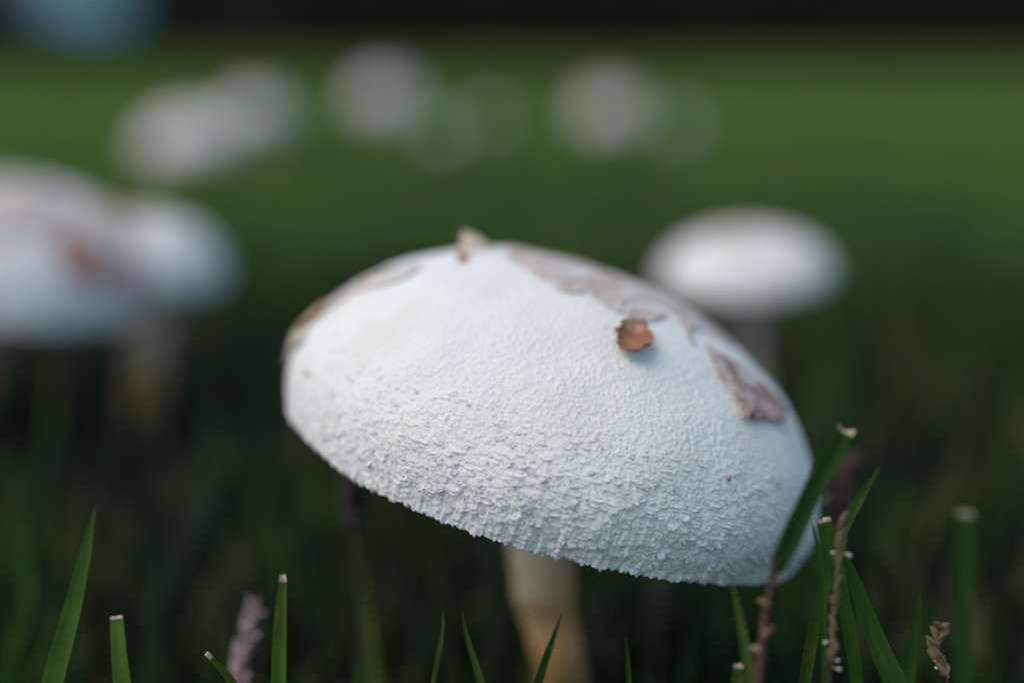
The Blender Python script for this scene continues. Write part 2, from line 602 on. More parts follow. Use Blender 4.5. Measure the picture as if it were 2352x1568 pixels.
# single raised scales
def scale_variant(seed):
    r = np.random.default_rng(seed)
    nc = 6
    a = np.linspace(-1, 1, nc)
    jag = r.normal(0, .12, nc)
    lipb = .62 * (1 - .85 * a ** 2) + jag
    lift = (.60 + r.normal(0, .13, nc)) * (1 - .55 * a ** 2)
    rows = []
    rows.append(np.stack([a * .75, np.full(nc, -.9) + .25 * a ** 2, np.full(nc, -.10)], -1))
    rows.append(np.stack([a * .92, lipb * .45 - .1, lift * .03], -1))
    rows.append(np.stack([a, lipb, lift], -1))
    rows.append(np.stack([a * .99, lipb + .07, lift * .80 - .05], -1))
    rows.append(np.stack([a * .92, lipb - .10, np.full(nc, -.12)], -1))
    return np.concatenate(rows), grid_quads(5, nc)


SV = [scale_variant(100 + k) for k in range(10)]


def scatter_scales(n, tmin, wmin, wmax, seed, pw):
    r = np.random.default_rng(seed)
    out = []
    while len(out) < n:
        t = math.sqrt(r.random() * (.965 ** 2 - tmin ** 2) + tmin ** 2)
        ph = R(168) + r.random() * R(205)
        s = float(scale_size(t, ph))
        if r.random() > s ** pw:
            continue
        w = (wmin + (wmax - wmin) * s * r.random() ** 1.6)
        out.append((t, ph, w, r.normal(0, .35), int(r.integers(10)), r.uniform(.75, 1.25), r.uniform(.7, 1.5) * (.45 + .95 * s)))
    return out


def scale_matrix(t, ph, w, rot, ls, hs):
    p, n, d, s = cap_frame(np.array([t]), np.array([ph]))
    p, n, d, s = p[0], n[0], d[0], s[0]
    c, si = math.cos(rot), math.sin(rot)
    X, Y = s * c + d * si, -s * si + d * c
    q = p[None]
    off = .0007 * vnoise(q, 55, 26)[0] + .0004 * vnoise(q, 120, 27)[0] - .0007
    return np.stack([X * w, Y * w * ls, n * w * hs], 1), p + n * (off + .00010 + .00012 * float(scale_size(t, ph)))


sv_me = []
for V, q in SV:
    me = mesh_np('scale', V, q)
    me.materials.append(M['scale'])
    sv_me.append(me)
for (t, ph, w, rot, k, ls, hs) in scatter_scales(290, .70, .00035, .0013, 5, 2.4):
    A, p = scale_matrix(t, ph, w, rot, ls, hs)
    o = obj('scale', sv_me[k], None, cap)
    p = p - STEM_BASE
    o.matrix_local = Matrix(((*A[0], p[0]), (*A[1], p[1]), (*A[2], p[2]), (0, 0, 0, 1)))
Vs, Qs, base = [], [], 0
for (t, ph, w, rot, k, ls, hs) in scatter_scales(1500, .70, .00022, .00045, 6, 2.2):
    A, p = scale_matrix(t, ph, w, rot, ls, hs)
    V = SV[k][0] @ A.T + p - STEM_BASE
    Vs.append(V); Qs.append(SV[k][1] + base); base += len(V)
tag(obj('small_scales', mesh_np('small_scales', np.concatenate(Vs), np.concatenate(Qs)), M['scale'], cap), kind='stuff')


# pieces of the old crown skin lying on the cap
def disc_pt(px, py):
    t, ph = cap_hit(px, py)
    L = cap_local(np.array([t]), np.array([ph]))[0]
    return L[0], L[1]


def skin_patch(name, pts, mat, lift=.0003, curl=None, step=.0009, jag=.00018, extra=(), label=None, seed=1):
    """a thin sheet with a torn outline following the cap; pts are picture points, extra are cap-local disc points"""
    r = np.random.default_rng(seed)
    poly = [disc_pt(*p) for p in pts] + list(extra)
    # subdivide and tear the outline
    out = []
    for i in range(len(poly)):
        a, b = np.array(poly[i]), np.array(poly[(i + 1) % len(poly)])
        m = max(1, int(np.linalg.norm(b - a) / step))
        for k in range(m):
            out.append(a + (b - a) * k / m + r.normal(0, jag, 2) * (k > 0))
    out = np.array(out)
    n = len(out)
    x0, y0 = out.min(0); x1, y1 = out.max(0)
    gx, gy = np.meshgrid(np.arange(x0, x1, step), np.arange(y0, y1, step))
    inner = np.stack([gx.ravel(), gy.ravel()], -1) + r.normal(0, step * .15, (gx.size, 2))
    dist = np.min(np.hypot(inner[:, None, 0] - out[None, :, 0], inner[:, None, 1] - out[None, :, 1]), 1)
    inner = inner[dist > step * .55]
    allp = [Vector(map(float, v)) for v in np.concatenate([out, inner])]
    res = delaunay_2d_cdt(allp, [], [list(range(n))], 1, 1e-7)
    v2 = np.array([tuple(v) for v in res[0]])
    faces = [f for f in res[2] if len(f) == 3]
    t, ph = cap_inv(v2[:, 0], v2[:, 1])
    p, nr, dn, sd = cap_frame(t, ph)
    dd = np.min(np.hypot(v2[:, None, 0] - out[None, :, 0], v2[:, None, 1] - out[None, :, 1]), 1)
    h = lift - .0007 + .00018 * vnoise(p, 300, seed + 40) + .0007 * vnoise(p, 55, 26) + .0004 * vnoise(p, 120, 27)
    if curl is not None:
        h = h + curl(v2, dd, p)
    top = p + nr * h[:, None]
    bot = p + nr * (h - .00035)[:, None]
    m = len(v2)
    tris = [tuple(f) for f in faces] + [tuple(m + k for k in reversed(f)) for f in faces]
    edges = {}
    for f in faces:
        for k in range(3):
            edges[(f[k], f[(k + 1) % 3])] = 1
    quads = [(a, m + a, m + b, b) for (a, b) in edges if (b, a) not in edges]
    V = np.concatenate([top, bot])
    o0 = V.mean(0)
    me = mesh_np(name, V - o0, quads, tris)
    o = obj(name, me, mat, cap, o0 - STEM_BASE)
    if label:
        o['label'] = label
    return o


def curl_edge(amount, falloff):
    return lambda v2, dd, p: amount * np.exp(-dd / falloff)


def curl_at(px, py, amount, radius):
    c = np.array(disc_pt(px, py))
    return lambda v2, dd, p: amount * np.exp(-((v2 - c) ** 2).sum(1) / radius ** 2)


apex_l = cap_local(np.array([.001]), np.array([0.]))[0]
skin_patch('crown_patch',
           [(1165, 592), (1210, 618), (1250, 642), (1300, 662), (1340, 668), (1354, 652), (1368, 676), (1400, 700), (1432, 712),
            (1436, 694), (1470, 682), (1515, 696), (1548, 718), (1562, 742), (1580, 772), (1592, 792), (1588, 758), (1622, 752), (1668, 778), (1690, 790)],
           M['crown'], .00022, lambda v2, dd, p: .00018 * np.exp(-dd / .0007), .0009, .00032,
           [(.028, .014), (.016, .022), (0, .024), (-.014, .020), (-.022, .010)], 'pinkish grey patch of old skin over the crown', 3)
skin_patch('skin_flake', [(1440, 716), (1450, 702), (1490, 700), (1535, 726), (1500, 736), (1478, 742), (1458, 746)], M['crown'], .00045, curl_edge(.0003, .0006), .0007, .0001, (), None, 4)
skin_patch('skin_flake', [(1622, 795), (1650, 812), (1690, 830), (1730, 868), (1772, 905), (1800, 945), (1790, 975), (1760, 962), (1740, 968), (1708, 960), (1712, 935), (1690, 905), (1655, 855)],
           M['mottled_skin'], .0004, lambda v2, dd, p: curl_at(1706, 955, .0022, .0022)(v2, dd, p) + curl_at(1785, 970, .0011, .0022)(v2, dd, p) + .0006 * np.exp(-dd / .0008),
           .0008, .00015, (), 'long mottled brown flake with a curled lower lip', 5)
skin_patch('skin_flake', [(1416, 772), (1422, 752), (1446, 742), (1472, 748), (1480, 768), (1494, 790), (1486, 812), (1458, 826), (1436, 818), (1411, 796), (1420, 790)],
           M['brown_skin'], .0006, lambda v2, dd, p: .0017 * np.exp(-dd / .0011) + curl_at(1470, 822, .0016, .0024)(v2, dd, p), .0005, .00034, (), 'cupped rust brown flake standing off the white cap', 6)
skin_patch('skin_flake', [(1622, 793), (1642, 814), (1690, 888), (1712, 925), (1726, 934), (1716, 962), (1698, 964), (1696, 930), (1655, 860)], M['crown'], .0007, curl_edge(.0005, .0006), .0006, .0002, (), 'curled tan lip along the long mottled flake', 15)
skin_patch('skin_flake', [(965, 606), (940, 632), (880, 648), (810, 672), (760, 700), (735, 712), (742, 692), (800, 660), (880, 618)],
           M['crown'], .0003, curl_edge(.0004, .0009), .0007, .0003, (), None, 7)
skin_patch('skin_flake', [(742, 700), (728, 728), (700, 748), (676, 758), (682, 738), (712, 714)], M['orange_skin'], .0006, curl_edge(.0009, .0010), .0006, .0004, (), 'brown torn flake on the left shoulder of the cap', 8)
skin_patch('skin_flake', [(700, 762), (690, 790), (668, 806), (656, 806), (668, 772)], M['tan_skin'], .0005, curl_edge(.0009, .0010), .0006, .0004, (), None, 9)
skin_patch('skin_flake', [(1050, 582), (1076, 584), (1072, 598), (1052, 600)], M['brown_skin'], .0007, None, .0006, .0001, (), None, 10)
skin_patch('speck', [(676, 895), (685, 897), (684, 915), (677, 913)], M['tan_skin'], .0004, None, .0004, .0001, (), None, 11)
skin_patch('speck', [(1671, 1096), (1679, 1097), (1678, 1104), (1672, 1103)], M['brown_skin'], .0006, None, .0004, .0001, (), None, 12)


def standing_flake():
    """tan flake curled up off the top of the cap"""
    t, ph = cap_hit(1110, 580)
    p, n, d, s = [a[0] for a in cap_frame(np.array([t]), np.array([ph]))]
    dep = p[1] * math.cos(PITCH) - (p[2] - CAM_Z) * math.sin(PITCH) + .004
    cols, rows = 8, 8
    V = []
    r = np.random.default_rng(3)
    for side in (0, 1):
        for i in range(rows):
            f = i / (rows - 1)
            l = np.array([1062 + (1064 - 1062) * f - 4 * math.sin(f * 3), 583 - 54 * f])
            rr = np.array([1140 - 46 * f - 8 * f * f, 578 - 44 * f + (6 if i == rows - 1 else 0)])
            for j in range(cols):
                g = j / (cols - 1)
                q = l * (1 - g) + rr * g + r.normal(0, 1.6, 2) * (i > 0)
                w = at(q[0], q[1], dep - .003 * math.sin(math.pi * g) * f + .003 * f * f)
                V.append(np.array(w) + np.array([0, .0004 * side, 0]))
    V = np.array(V)
    q1 = grid_quads(rows, cols)
    nq = rows * cols
    q = [*q1.tolist(), *(q1[:, ::-1] + nq).tolist()]
    rim = [j for j in range(cols)] + [i * cols + cols - 1 for i in range(1, rows)] + [(rows - 1) * cols + j for j in range(cols - 2, -1, -1)] + [i * cols for i in range(rows - 2, 0, -1)]
    for a, b in zip(rim, rim[1:] + rim[:1]):
        q.append((a, b, nq + b, nq + a))
    o0 = V.mean(0)
    o = obj('skin_flake', mesh_np('skin_flake', V - o0, q), M['tan_skin'], cap, o0 - STEM_BASE)
    o['label'] = 'tan flake of skin curling up off the top'


standing_flake()


def tube(path, radii, n=28, close=True):
    """tapered tube through world points"""
    path = [Vector(p) for p in path]
    V = []
    up = Vector((0, 1, .01))
    for i, p in enumerate(path):
        d = (path[min(i + 1, len(path) - 1)] - path[max(i - 1, 0)]).normalized()
        a = d.cross(up).normalized()
        b = d.cross(a)
        for k in range(n):
            w = 2 * math.pi * k / n
            V.append(p + (a * math.cos(w) + b * math.sin(w)) * radii[i])
    V = np.array([tuple(v) for v in V])
    q = grid_quads(len(path), n, True)
    t = None
    if close:
        V = np.concatenate([V, [tuple(path[0]), tuple(path[-1])]])
        m = len(V)
        L = (len(path) - 1) * n
        t = [(m - 2, (k + 1) % n, k) for k in range(n)] + [(m - 1, L + k, L + (k + 1) % n) for k in range(n)]
    return V, q, t


def smooth_path(pts, n):
    """Catmull-Rom through points"""
    P = [np.array(p, float) for p in pts]
    P = [2 * P[0] - P[1]] + P + [2 * P[-1] - P[-2]]
    out = []
    m = len(P) - 3
    for k in range(n):
        u = k / (n - 1) * m
        i = min(int(u), m - 1)
        f = u - i
        a, b, c, d = P[i:i + 4]
        out.append(.5 * (2 * b + (c - a) * f + (2 * a - 5 * b + 4 * c - d) * f * f + (3 * b - a - 3 * c + d) * f ** 3))
    return out


def chord_path(pts, n):
    """smooth curve through unevenly spaced points; returns the points and their place along the chords"""
    P = np.array([np.array(p, float) for p in pts])
    t = np.concatenate([[0], np.cumsum(np.linalg.norm(np.diff(P, axis=0), axis=1))])
    m = np.zeros_like(P)
    d = np.diff(P, axis=0) / np.diff(t)[:, None]
    m[0], m[-1] = d[0], d[-1]
    for i in range(1, len(P) - 1):
        a, b = t[i] - t[i - 1], t[i + 1] - t[i]
        m[i] = (d[i - 1] * b + d[i] * a) / (a + b)
    u = np.linspace(0, t[-1], n)
    out = []
    for x in u:
        i = min(np.searchsorted(t, x, side='right') - 1, len(P) - 2)
        h = t[i + 1] - t[i]
        f = (x - t[i]) / h
        out.append((2 * f ** 3 - 3 * f * f + 1) * P[i] + (f ** 3 - 2 * f * f + f) * h * m[i] + (3 * f * f - 2 * f ** 3) * P[i + 1] + (f ** 3 - f * f) * h * m[i + 1])
    return out, u, t


def gill_mesh(Rr, depth, inner, n, M3, C):
    """radial gill plates under a cap, joined as one part"""
    V, q = [], []
    for k in range(n):
        a = 2 * math.pi * k / n
        ca, sa = math.cos(a), math.sin(a)
        th = .0004 * Rr / .06
        b = len(V)
        for (rad, z) in ((inner, depth * .85), (inner, depth * .30), (Rr * .6, -.05 * depth), (Rr * .955, .03 * depth), (Rr * .955, .12 * depth), (Rr * .6, depth * .6)):
            for s in (-1, 1):
                V.append((rad * ca - s * th * sa, rad * sa + s * th * ca, z))
        for s in (0, 1):
            q.append(tuple(b + s + 2 * i for i in (0, 1, 2, 5)) if s else tuple(b + s + 2 * i for i in (5, 2, 1, 0)))
            q.append(tuple(b + s + 2 * i for i in (5, 2, 3, 4)) if s else tuple(b + s + 2 * i for i in (4, 3, 2, 5)))
        for i in (1, 2):
            q.append((b + 2 * i, b + 2 * i + 1, b + 2 * i + 3, b + 2 * i + 2))
    # flesh ceiling above the plates
    m = 48
    b = len(V)
    for (rad, z) in ((inner * .5, depth * .86), (Rr * .6, depth * .62), (Rr * .97, depth * .13)):
        for k in range(m):
            a = 2 * math.pi * k / m
            V.append((rad * math.cos(a), rad * math.sin(a), z))
    q += (grid_quads(3, m, True) + b).tolist()
    return np.array(V) @ M3.T + C, q


gv, gq = gill_mesh(CR * .90, CH * .55, .010, 110, CAP_M, C_POS + CAP_M @ np.array([0, 0, .0015]))
tag(obj('gills', mesh_np('gills', gv - STEM_BASE, gq, None, False), M['gill'], mush))
_axis = CAP_M @ np.array([0, 0, 1.0])
sp = smooth_path([STEM_BASE + np.array([.001, 0, -.012]), STEM_BASE + np.array([0, 0, .012]), np.array(at(1290, 1550, .336)), np.array(at(1258, 1400, .332)), np.array(at(1248, 1300, .328)), C_POS + _axis * .006 + np.array([-.001, .014, 0]), C_POS + _axis * .030 + np.array([0, .004, 0])], 40)
rad = np.interp(np.linspace(0, 1, 40), [0, .12, .35, .6, .8, 1], [.0095, .0068, .0056, .0068, .0079, .0080])
rad *= 1 + .03 * np.array([math.sin(k * 1.7) + math.sin(k * .6) for k in range(40)])
v, q, t = tube(sp, rad)
v = v + vnoise(v, 160, 61)[:, None] * np.array([.0006, .0006, 0])
obj('stem', mesh_np('stem', v - STEM_BASE, q, t), M['stem'], mush)


# ------------------------------------------------------------------ the other mushrooms, further back
def mushroom(base, Rr, Hh, height, roll, tip, label, patches, seed, stem_r=None, lean=(0, 0), e=.93):
    base = np.array([base[0], base[1], 0.0])
    r = np.random.default_rng(seed)
    root = tag(empty('mushroom', base), label, 'mushroom', 'mushrooms on the lawn')
    cr, sr, ct, st = math.cos(roll), math.sin(roll), math.cos(tip), math.sin(tip)
    M3 = np.array([[1, 0, 0], [0, ct, st], [0, -st, ct]]) @ np.array([[cr, 0, sr], [0, 1, 0], [-sr, 0, cr]])
    C = np.array([lean[0], lean[1], height - Hh])
    nt_, nc = 60, 160
    ts = np.linspace(.004, 1, nt_)
    ph = np.linspace(0, 2 * np.pi, nc, endpoint=False)
    T, P = np.meshgrid(ts, ph, indexing='ij')

    def loc(T, P):
        f = 1 + .03 * np.cos(2 * P + seed) + .02 * np.sin(3 * P + seed)
        rr = Rr * np.sin(T * np.pi / 2) ** e * f
        return np.stack([rr * np.cos(P), rr * np.sin(P), Hh * np.cos(T * np.pi / 2) ** .95 - T ** 4 * Rr * .04 * np.sin(2 * P + seed * 2)], -1)

    L = loc(T, P).reshape(-1, 3)
    L = L * (1 + (.012 * vnoise(L, .9 / Rr, seed) + .010 * vnoise(L, 9 / Rr, seed + 1) * np.clip(T.ravel() * 2 - .5, 0, 1))[:, None])
    rim = L[-nc:]
    L = np.concatenate([L, rim * np.array([.985, .985, 1]) + [0, 0, .0003], rim * np.array([.95, .95, 1]) + [0, 0, .002], [[0, 0, Hh]]])
    q = grid_quads(nt_ + 2, nc, True)
    t = [(len(L) - 1, k, (k + 1) % nc) for k in range(nc)]
    cp = obj('cap', mesh_np('cap', L @ M3.T + C, q, t), M['far_cap'], root)
    gv, gq = gill_mesh(Rr * .98, Hh * .55, Rr * .17, 60, M3, C)
    obj('gills', mesh_np('gills', gv, gq, None, False), M['gill'], root)
    sr_ = stem_r or Rr * .17
    top = C + M3 @ np.array([0, 0, Hh * .6])
    path = smooth_path([(0, 0, -.01), (0, 0, .015), (lean[0] * .4, lean[1] * .4, height * .4), C, top], 24)
    v, q, t = tube(path, np.interp(np.linspace(0, 1, 24), [0, .2, 1], [sr_ * 1.3, sr_, sr_ * .9]), 20)
    obj('stem', mesh_np('stem', v, q, t), M['stem'], root)
    # skirt-like ring round the stem
    k = 15
    c = path[k]
    rv, rq, _ = tube([c + np.array([0, 0, .002]), c + np.array([0, 0, .0005]), c - np.array([0, 0, .004]), c - np.array([0, 0, .0035])], [sr_ * .9, sr_ * 1.35, sr_ * 1.6, sr_ * 1.0], 20, False)
    obj('ring', mesh_np('ring', rv, rq), M['gill'], root)
    for (tc, pc, rad, mat) in patches:
        n, m = 40, 7
        V = [loc(np.array(tc), np.array(pc))]
        c2 = loc(np.array(tc), np.array(pc))
        # torn round sheet laid on the cap
        edge = 1 + .30 * np.array([vnoise(np.array([[math.cos(2 * math.pi * j / n) * 2, math.sin(2 * math.pi * j / n) * 2, pc]]), 1.5, seed)[0] for j in range(n)])
        pts = [np.array([c2[0], c2[1]])]
        for i in range(1, m + 1):
            for j in range(n):
                w = 2 * math.pi * j / n
                pts.append(np.array([c2[0] + rad * edge[j] * i / m * math.cos(w), c2[1] + rad * edge[j] * i / m * math.sin(w)]))
        pts = np.array(pts)
        pp = np.arctan2(pts[:, 1], pts[:, 0])
        f = 1 + .03 * np.cos(2 * pp + seed) + .02 * np.sin(3 * pp + seed)
        tt = 2 / np.pi * np.arcsin(np.clip(np.hypot(pts[:, 0], pts[:, 1]) / f / Rr, 0, .995) ** (1 / e))
        S = loc(tt, pp)
        S = S * (1 + (.012 * vnoise(S, .9 / Rr, seed))[:, None])
        nrm = S - np.array([0, 0, Hh * .1])
        nrm /= np.linalg.norm(nrm, axis=1, keepdims=True)
        top_ = S + nrm * (Rr * .022)
        skirt = S[-n:] - nrm[-n:] * (Rr * .02)
        V = np.concatenate([top_, skirt])
        tri = [(0, 1 + j, 1 + (j + 1) % n) for j in range(n)]
        qq = []
        for i in range(m):
            b0 = 1 + i * n
            b1 = 1 + (i + 1) * n
            for j in range(n):
                qq.append((b0 + j, b1 + j, b1 + (j + 1) % n, b0 + (j + 1) % n))
        obj('crown_patch', mesh_np('crown_patch', V @ M3.T + C, qq, tri), M[mat], cp)
    return root


def place(px, depth):
    w = at(px, 784, depth)
    return (w.x, w.y)


def top_z(py, y):
    """height above the ground seen at picture row py at horizontal distance y"""
    return CAM_Z - y * math.tan(PITCH + math.atan((py - 784) / PXF))


def mush_px(px, py_top, y, wpx, Hf, label, roll, tip, patches, seed, lean=(0, 0), e=.93, stem_r=None):
    Rr = wpx / 2 / PXF * y / math.cos(PITCH)
    hh = top_z(py_top, y)
    x = (px - 1176) / PXF * y / math.cos(PITCH) * .985
    return mushroom((x - lean[0], y - lean[1]), Rr, Rr * Hf, hh, roll, tip, label, patches, seed, stem_r, lean, e)


mush_px(1712, 530, .56, 390, .57, 'plump white mushroom in soft focus just behind the scaly one', -.10, -.06, [(.10, 1.5, .010, 'crown'), (.30, R(250), .006, 'tan_skin')], 2, (-.012, -.01), .93, .0038)
mush_px(-40, 412, .57, 780, .62, 'broad white mushroom with a brown spot, cut off by the picture edge', .12, -.05,
        [(.22, R(300), .024, 'crown'), (.60, R(325), .0095, 'brown_skin'), (.80, R(345), .009, 'mottled_skin'), (.45, R(5), .010, 'tan_skin')], 4, (.022, .0))
mush_px(342, 492, .60, 335, .80, 'smaller white mushroom with tan shoulder crowded beside the broad spotted one', .22, .0,
        [(.42, R(215), .012, 'tan_skin'), (.72, R(225), .008, 'mottled_skin')], 5, (.004, .016), .93, .0078)
mush_px(450, 262, 1.75, 212, .80, 'white mushroom leaning against its paler twin far out on the lawn', -.1, 0, [(.1, 0, .012, 'crown')], 6)
mush_px(600, 218, 2.05, 138, .90, 'paler twin mushroom touching a slightly larger one far out on the lawn', .1, 0, [(.2, 4.5, .014, 'tan_skin')], 7)
mush_px(888, 180, 2.6, 138, 1.0, 'tall greyish white mushroom standing alone, highest against the dark trees', 0, 0, [(.2, 4.7, .020, 'crown')], 8)
mush_px(1020, 285, 2.25, 60, .8, 'tiny pale mushroom low in the grass beside the tall greyish one', 0, 0, [], 9)
mush_px(1130, 258, 2.5, 56, .7, 'tiny yellowish pale mushroom midway between the two tall far ones', .1, 0, [(.2, 4.7, .014, 'tan_skin')], 10)
mush_px(1400, 208, 2.5, 136, 1.0, 'domed grey white mushroom with tan top far out on the lawn', 0, 0, [(.25, 4.5, .022, 'tan_skin')], 12)
mush_px(1555, 270, 2.3, 52, .8, 'tiny dim mushroom in the grass beside the domed grey white one', 0, 0, [], 13)


# ------------------------------------------------------------------ single grass blades that stand out
def leaf_mesh(path, widths, fold, twist, face, base, wav=0.0, seed=0, tipcut=None):
    """folded leaf strip: 5 points across, path of world points from the root up"""
    r = np.random.default_rng(seed)
    n = len(path)
    V = []
    for i in range(n):
        d = path[min(i + 1, n - 1)] - path[max(i - 1, 0)]
        d = d / np.linalg.norm(d)
        w = math.cos(face + twist * i / n) * np.array([1, 0, 0]) + math.sin(face + twist * i / n) * np.array([0, 1, 0])
        w = w - d * (w @ d)
        w /= np.linalg.norm(w)
        nn = np.cross(w, d)
        for k, a in enumerate((-1, -.55, -.08, .08, .55, 1)):
            z = fold * (abs(a) - .5) * widths[i]
            V.append(path[i] + w * a * widths[i] * .5 + nn * (z + .0004 * wav * math.sin(i * 1.3 + k)))
    V = np.array(V)
    return V, grid_quads(n, 6)


def grass_blade(pts, widths, label, tint=.5, fold=.35, twist=.3, face=0.0, cut=False, n=34, seed=0, name='grass_shoot', tip_px=8):
    """pts: picture points with depth (px, py, depth) from low to tip; the root is carried on down to the soil"""
    P = [np.array(at(*p)) for p in pts]
    d = P[0] - P[1] if len(P) > 1 else np.array([0, 0, -1.0])
    d = d / np.linalg.norm(d)
    d = np.array([d[0] * .45, d[1] * .45, -1.0])
    k = P[0][2] + .006
    root = P[0] + d / abs(d[2]) * k
    mid = (P[0] + root) / 2
    base = np.array([root[0], root[1], 0])
    widths = [w * .9 for w in widths]
    path, u_, t_ = chord_path([root, mid] + P, n)
    # width along the path is interpolated on picture widths at that depth
    wm = [w / PXF * p[2] for w, p in zip(widths, pts)]
    wm = [wm[0] * .8, wm[0] * .95] + wm
    W = np.interp(u_, t_, wm)
    V, q = leaf_mesh(path, W, fold, twist, face, base, .15, seed)
    r = np.random.default_rng(seed + 50)
    me = mesh_np(name, V - base, q)
    set_across(me, n)
    set_tint(me, np.clip(tint + r.normal(0, .03, len(V)) + .10 * (np.arange(len(V)) // 6 / n - .5) + np.tile([.14, 0, .10, .10, 0, .14], n), 0, 1))
    me.name = 'leaf'
    e = tag(empty(name, base), label, 'grass shoot', 'grass shoots round the scaly mushroom')
    o = obj('leaf', me, M['blade'], e)
    if cut:
        # dried ragged end where the mower cut it
        d = path[-1] - path[-2]
        d = d / np.linalg.norm(d)
        E6 = V[-6:]
        ln = tip_px / PXF * pts[-1][2]
        rows = [E6 - d * ln * .35, E6 + d * ln * .05, E6 + d * (ln * (.15 + .75 * r.random(6)))[:, None]]
        cen = E6.mean(0)
        rows[0] = cen + (rows[0] - cen) * 1.0
        nn = np.cross(E6[-1] - E6[0], d)
        nn = nn / np.linalg.norm(nn) * .00016
        TV = np.concatenate([rr - nn for rr in rows] + [rr + nn for rr in rows])
        gq = grid_quads(3, 6)
        qq = gq.tolist() + (gq[:, ::-1] + 18).tolist() + [(12 + j, 13 + j, 31 + j, 30 + j) for j in range(5)]
        obj('dried_tip', mesh_np('dried_tip', TV - base, qq), M['dry_tip'], o)
    return o


D = .252
grass_blade([(118, 1580, .262), (160, 1420, .264), (196, 1270, .266), (219, 1160, .268)], [54, 46, 30, 2], 'long tapering green blade standing alone beside a shorter cut stub', .52, .3, .2, .1, seed=1)
grass_blade([(282, 1580, .249), (274, 1500, .249), (268, 1418, .250)], [45, 38, 32], 'wide cut grass blade with a pale straight dry end', .62, .2, .05, .05, True, seed=2)
grass_blade([(640, 1590, .250), (643, 1450, .250), (650, 1330, .250)], [38, 34, 18], 'narrow cut blade ending in a split straw tip beside the pinkish spike', .55, .5, .1, .0, True, seed=3, tip_px=15)
grass_blade([(560, 1610, .258), (520, 1550, .256), (482, 1508, .254)], [24, 20, 12], 'short leaning blade with a curled pale tip', .5, .5, .3, .4, True, seed=4, tip_px=16)
grass_blade([(992, 1580, .250), (1006, 1500, .250), (1016, 1450, .250), (1017, 1398, .251)], [13, 13, 9, 2], 'thin bright green blade curving upright before the stem', .62, .4, .2, .4, seed=5)
grass_blade([(1110, 1590, .250), (1090, 1520, .250), (1072, 1465, .250), (1062, 1406, .250)], [22, 18, 12, 2], 'thin blade bowing away beside the pale stem', .50, .4, .2, .3, seed=6)
grass_blade([(1226, 1590, .249), (1250, 1515, .249), (1275, 1450, .249), (1291, 1406, .249)], [30, 24, 12, 2], 'dark pointed blade crossing in front of the stem', .22, .4, .2, .2, seed=7)
grass_blade([(1444, 1590, .262), (1441, 1520, .263), (1438, 1462, .264)], [16, 13, 2], 'short dim thin blade under the low side of the cap', .22, .4, .2, .2, seed=8)
grass_blade([(1722, 1580, .238), (1712, 1490, .238), (1694, 1400, .238), (1679, 1318, .238)], [34, 28, 16, 2], 'bright slender blade whose tip touches the lowest cap edge', .60, .3, .2, .1, seed=9)
grass_blade([(1690, 1600, .246), (1692, 1562, .246), (1694, 1530, .246)], [38, 34, 26], 'stubby cut blade at the foot of the reddish stalk', .38, .3, .1, .2, True, seed=10, tip_px=12)
grass_blade([(2060, 1590, .251), (2010, 1470, .252), (1965, 1350, .253), (1935, 1260, .254)], [70, 56, 40, 14], 'broad dark leaning blade behind the beaded seed spike', .26, .3, .2, .15, seed=11)
grass_blade([(1905, 1300, .262), (1940, 1200, .264), (1985, 1125, .266), (2022, 1070, .268)], [36, 34, 22, 2], 'pointed dark blade leaning outward beside the dark seed head', .34, .3, .2, .2, seed=12)
grass_blade([(2075, 1590, .268), (2090, 1490, .270), (2105, 1410, .271), (2114, 1355, .272)], [54, 42, 22, 2], 'dim pointed blade between broad blade and shaggy brown spike', .20, .3, .2, .2, seed=13)
grass_blade([(2212, 1600, .305), (2212, 1400, .306), (2215, 1180, .307)], [62, 56, 44], 'tall blurred cut blade with a pale frayed top', .18, .2, .1, .05, True, seed=14, tip_px=13)
grass_blade([(1893, 1590, .247), (1890, 1450, .247), (1888, 1330, .248), (1880, 1262, .248), (1866, 1200, .248)], [18, 18, 16, 12, 5], 'slim blade with frayed straw tip beside the beaded seed spike', .34, .4, .1, .1, True, seed=15, tip_px=20)
grass_blade([(1945, 1420, .250), (1925, 1330, .250), (1907, 1255, .250), (1892, 1196, .250)], [34, 40, 40, 34], 'square cut blade with pale outlined end leaning on slim blade', .30, .25, .1, .05, True, seed=16, tip_px=9)
grass_blade([(860, 1590, .330), (850, 1500, .332), (838, 1400, .334), (825, 1290, .336)], [40, 36, 24, 12], 'blurred green stalk leaf rising below the brown dry spike', .55, .3, .2, .2, seed=17)
grass_blade([(20, 1500, .34), (60, 1380, .35), (45, 1250, .36), (30, 1180, .36)], [40, 36, 22, 2], 'soft blurred dark blade behind the long tapering one', .2, .3, .2, .2, seed=18)


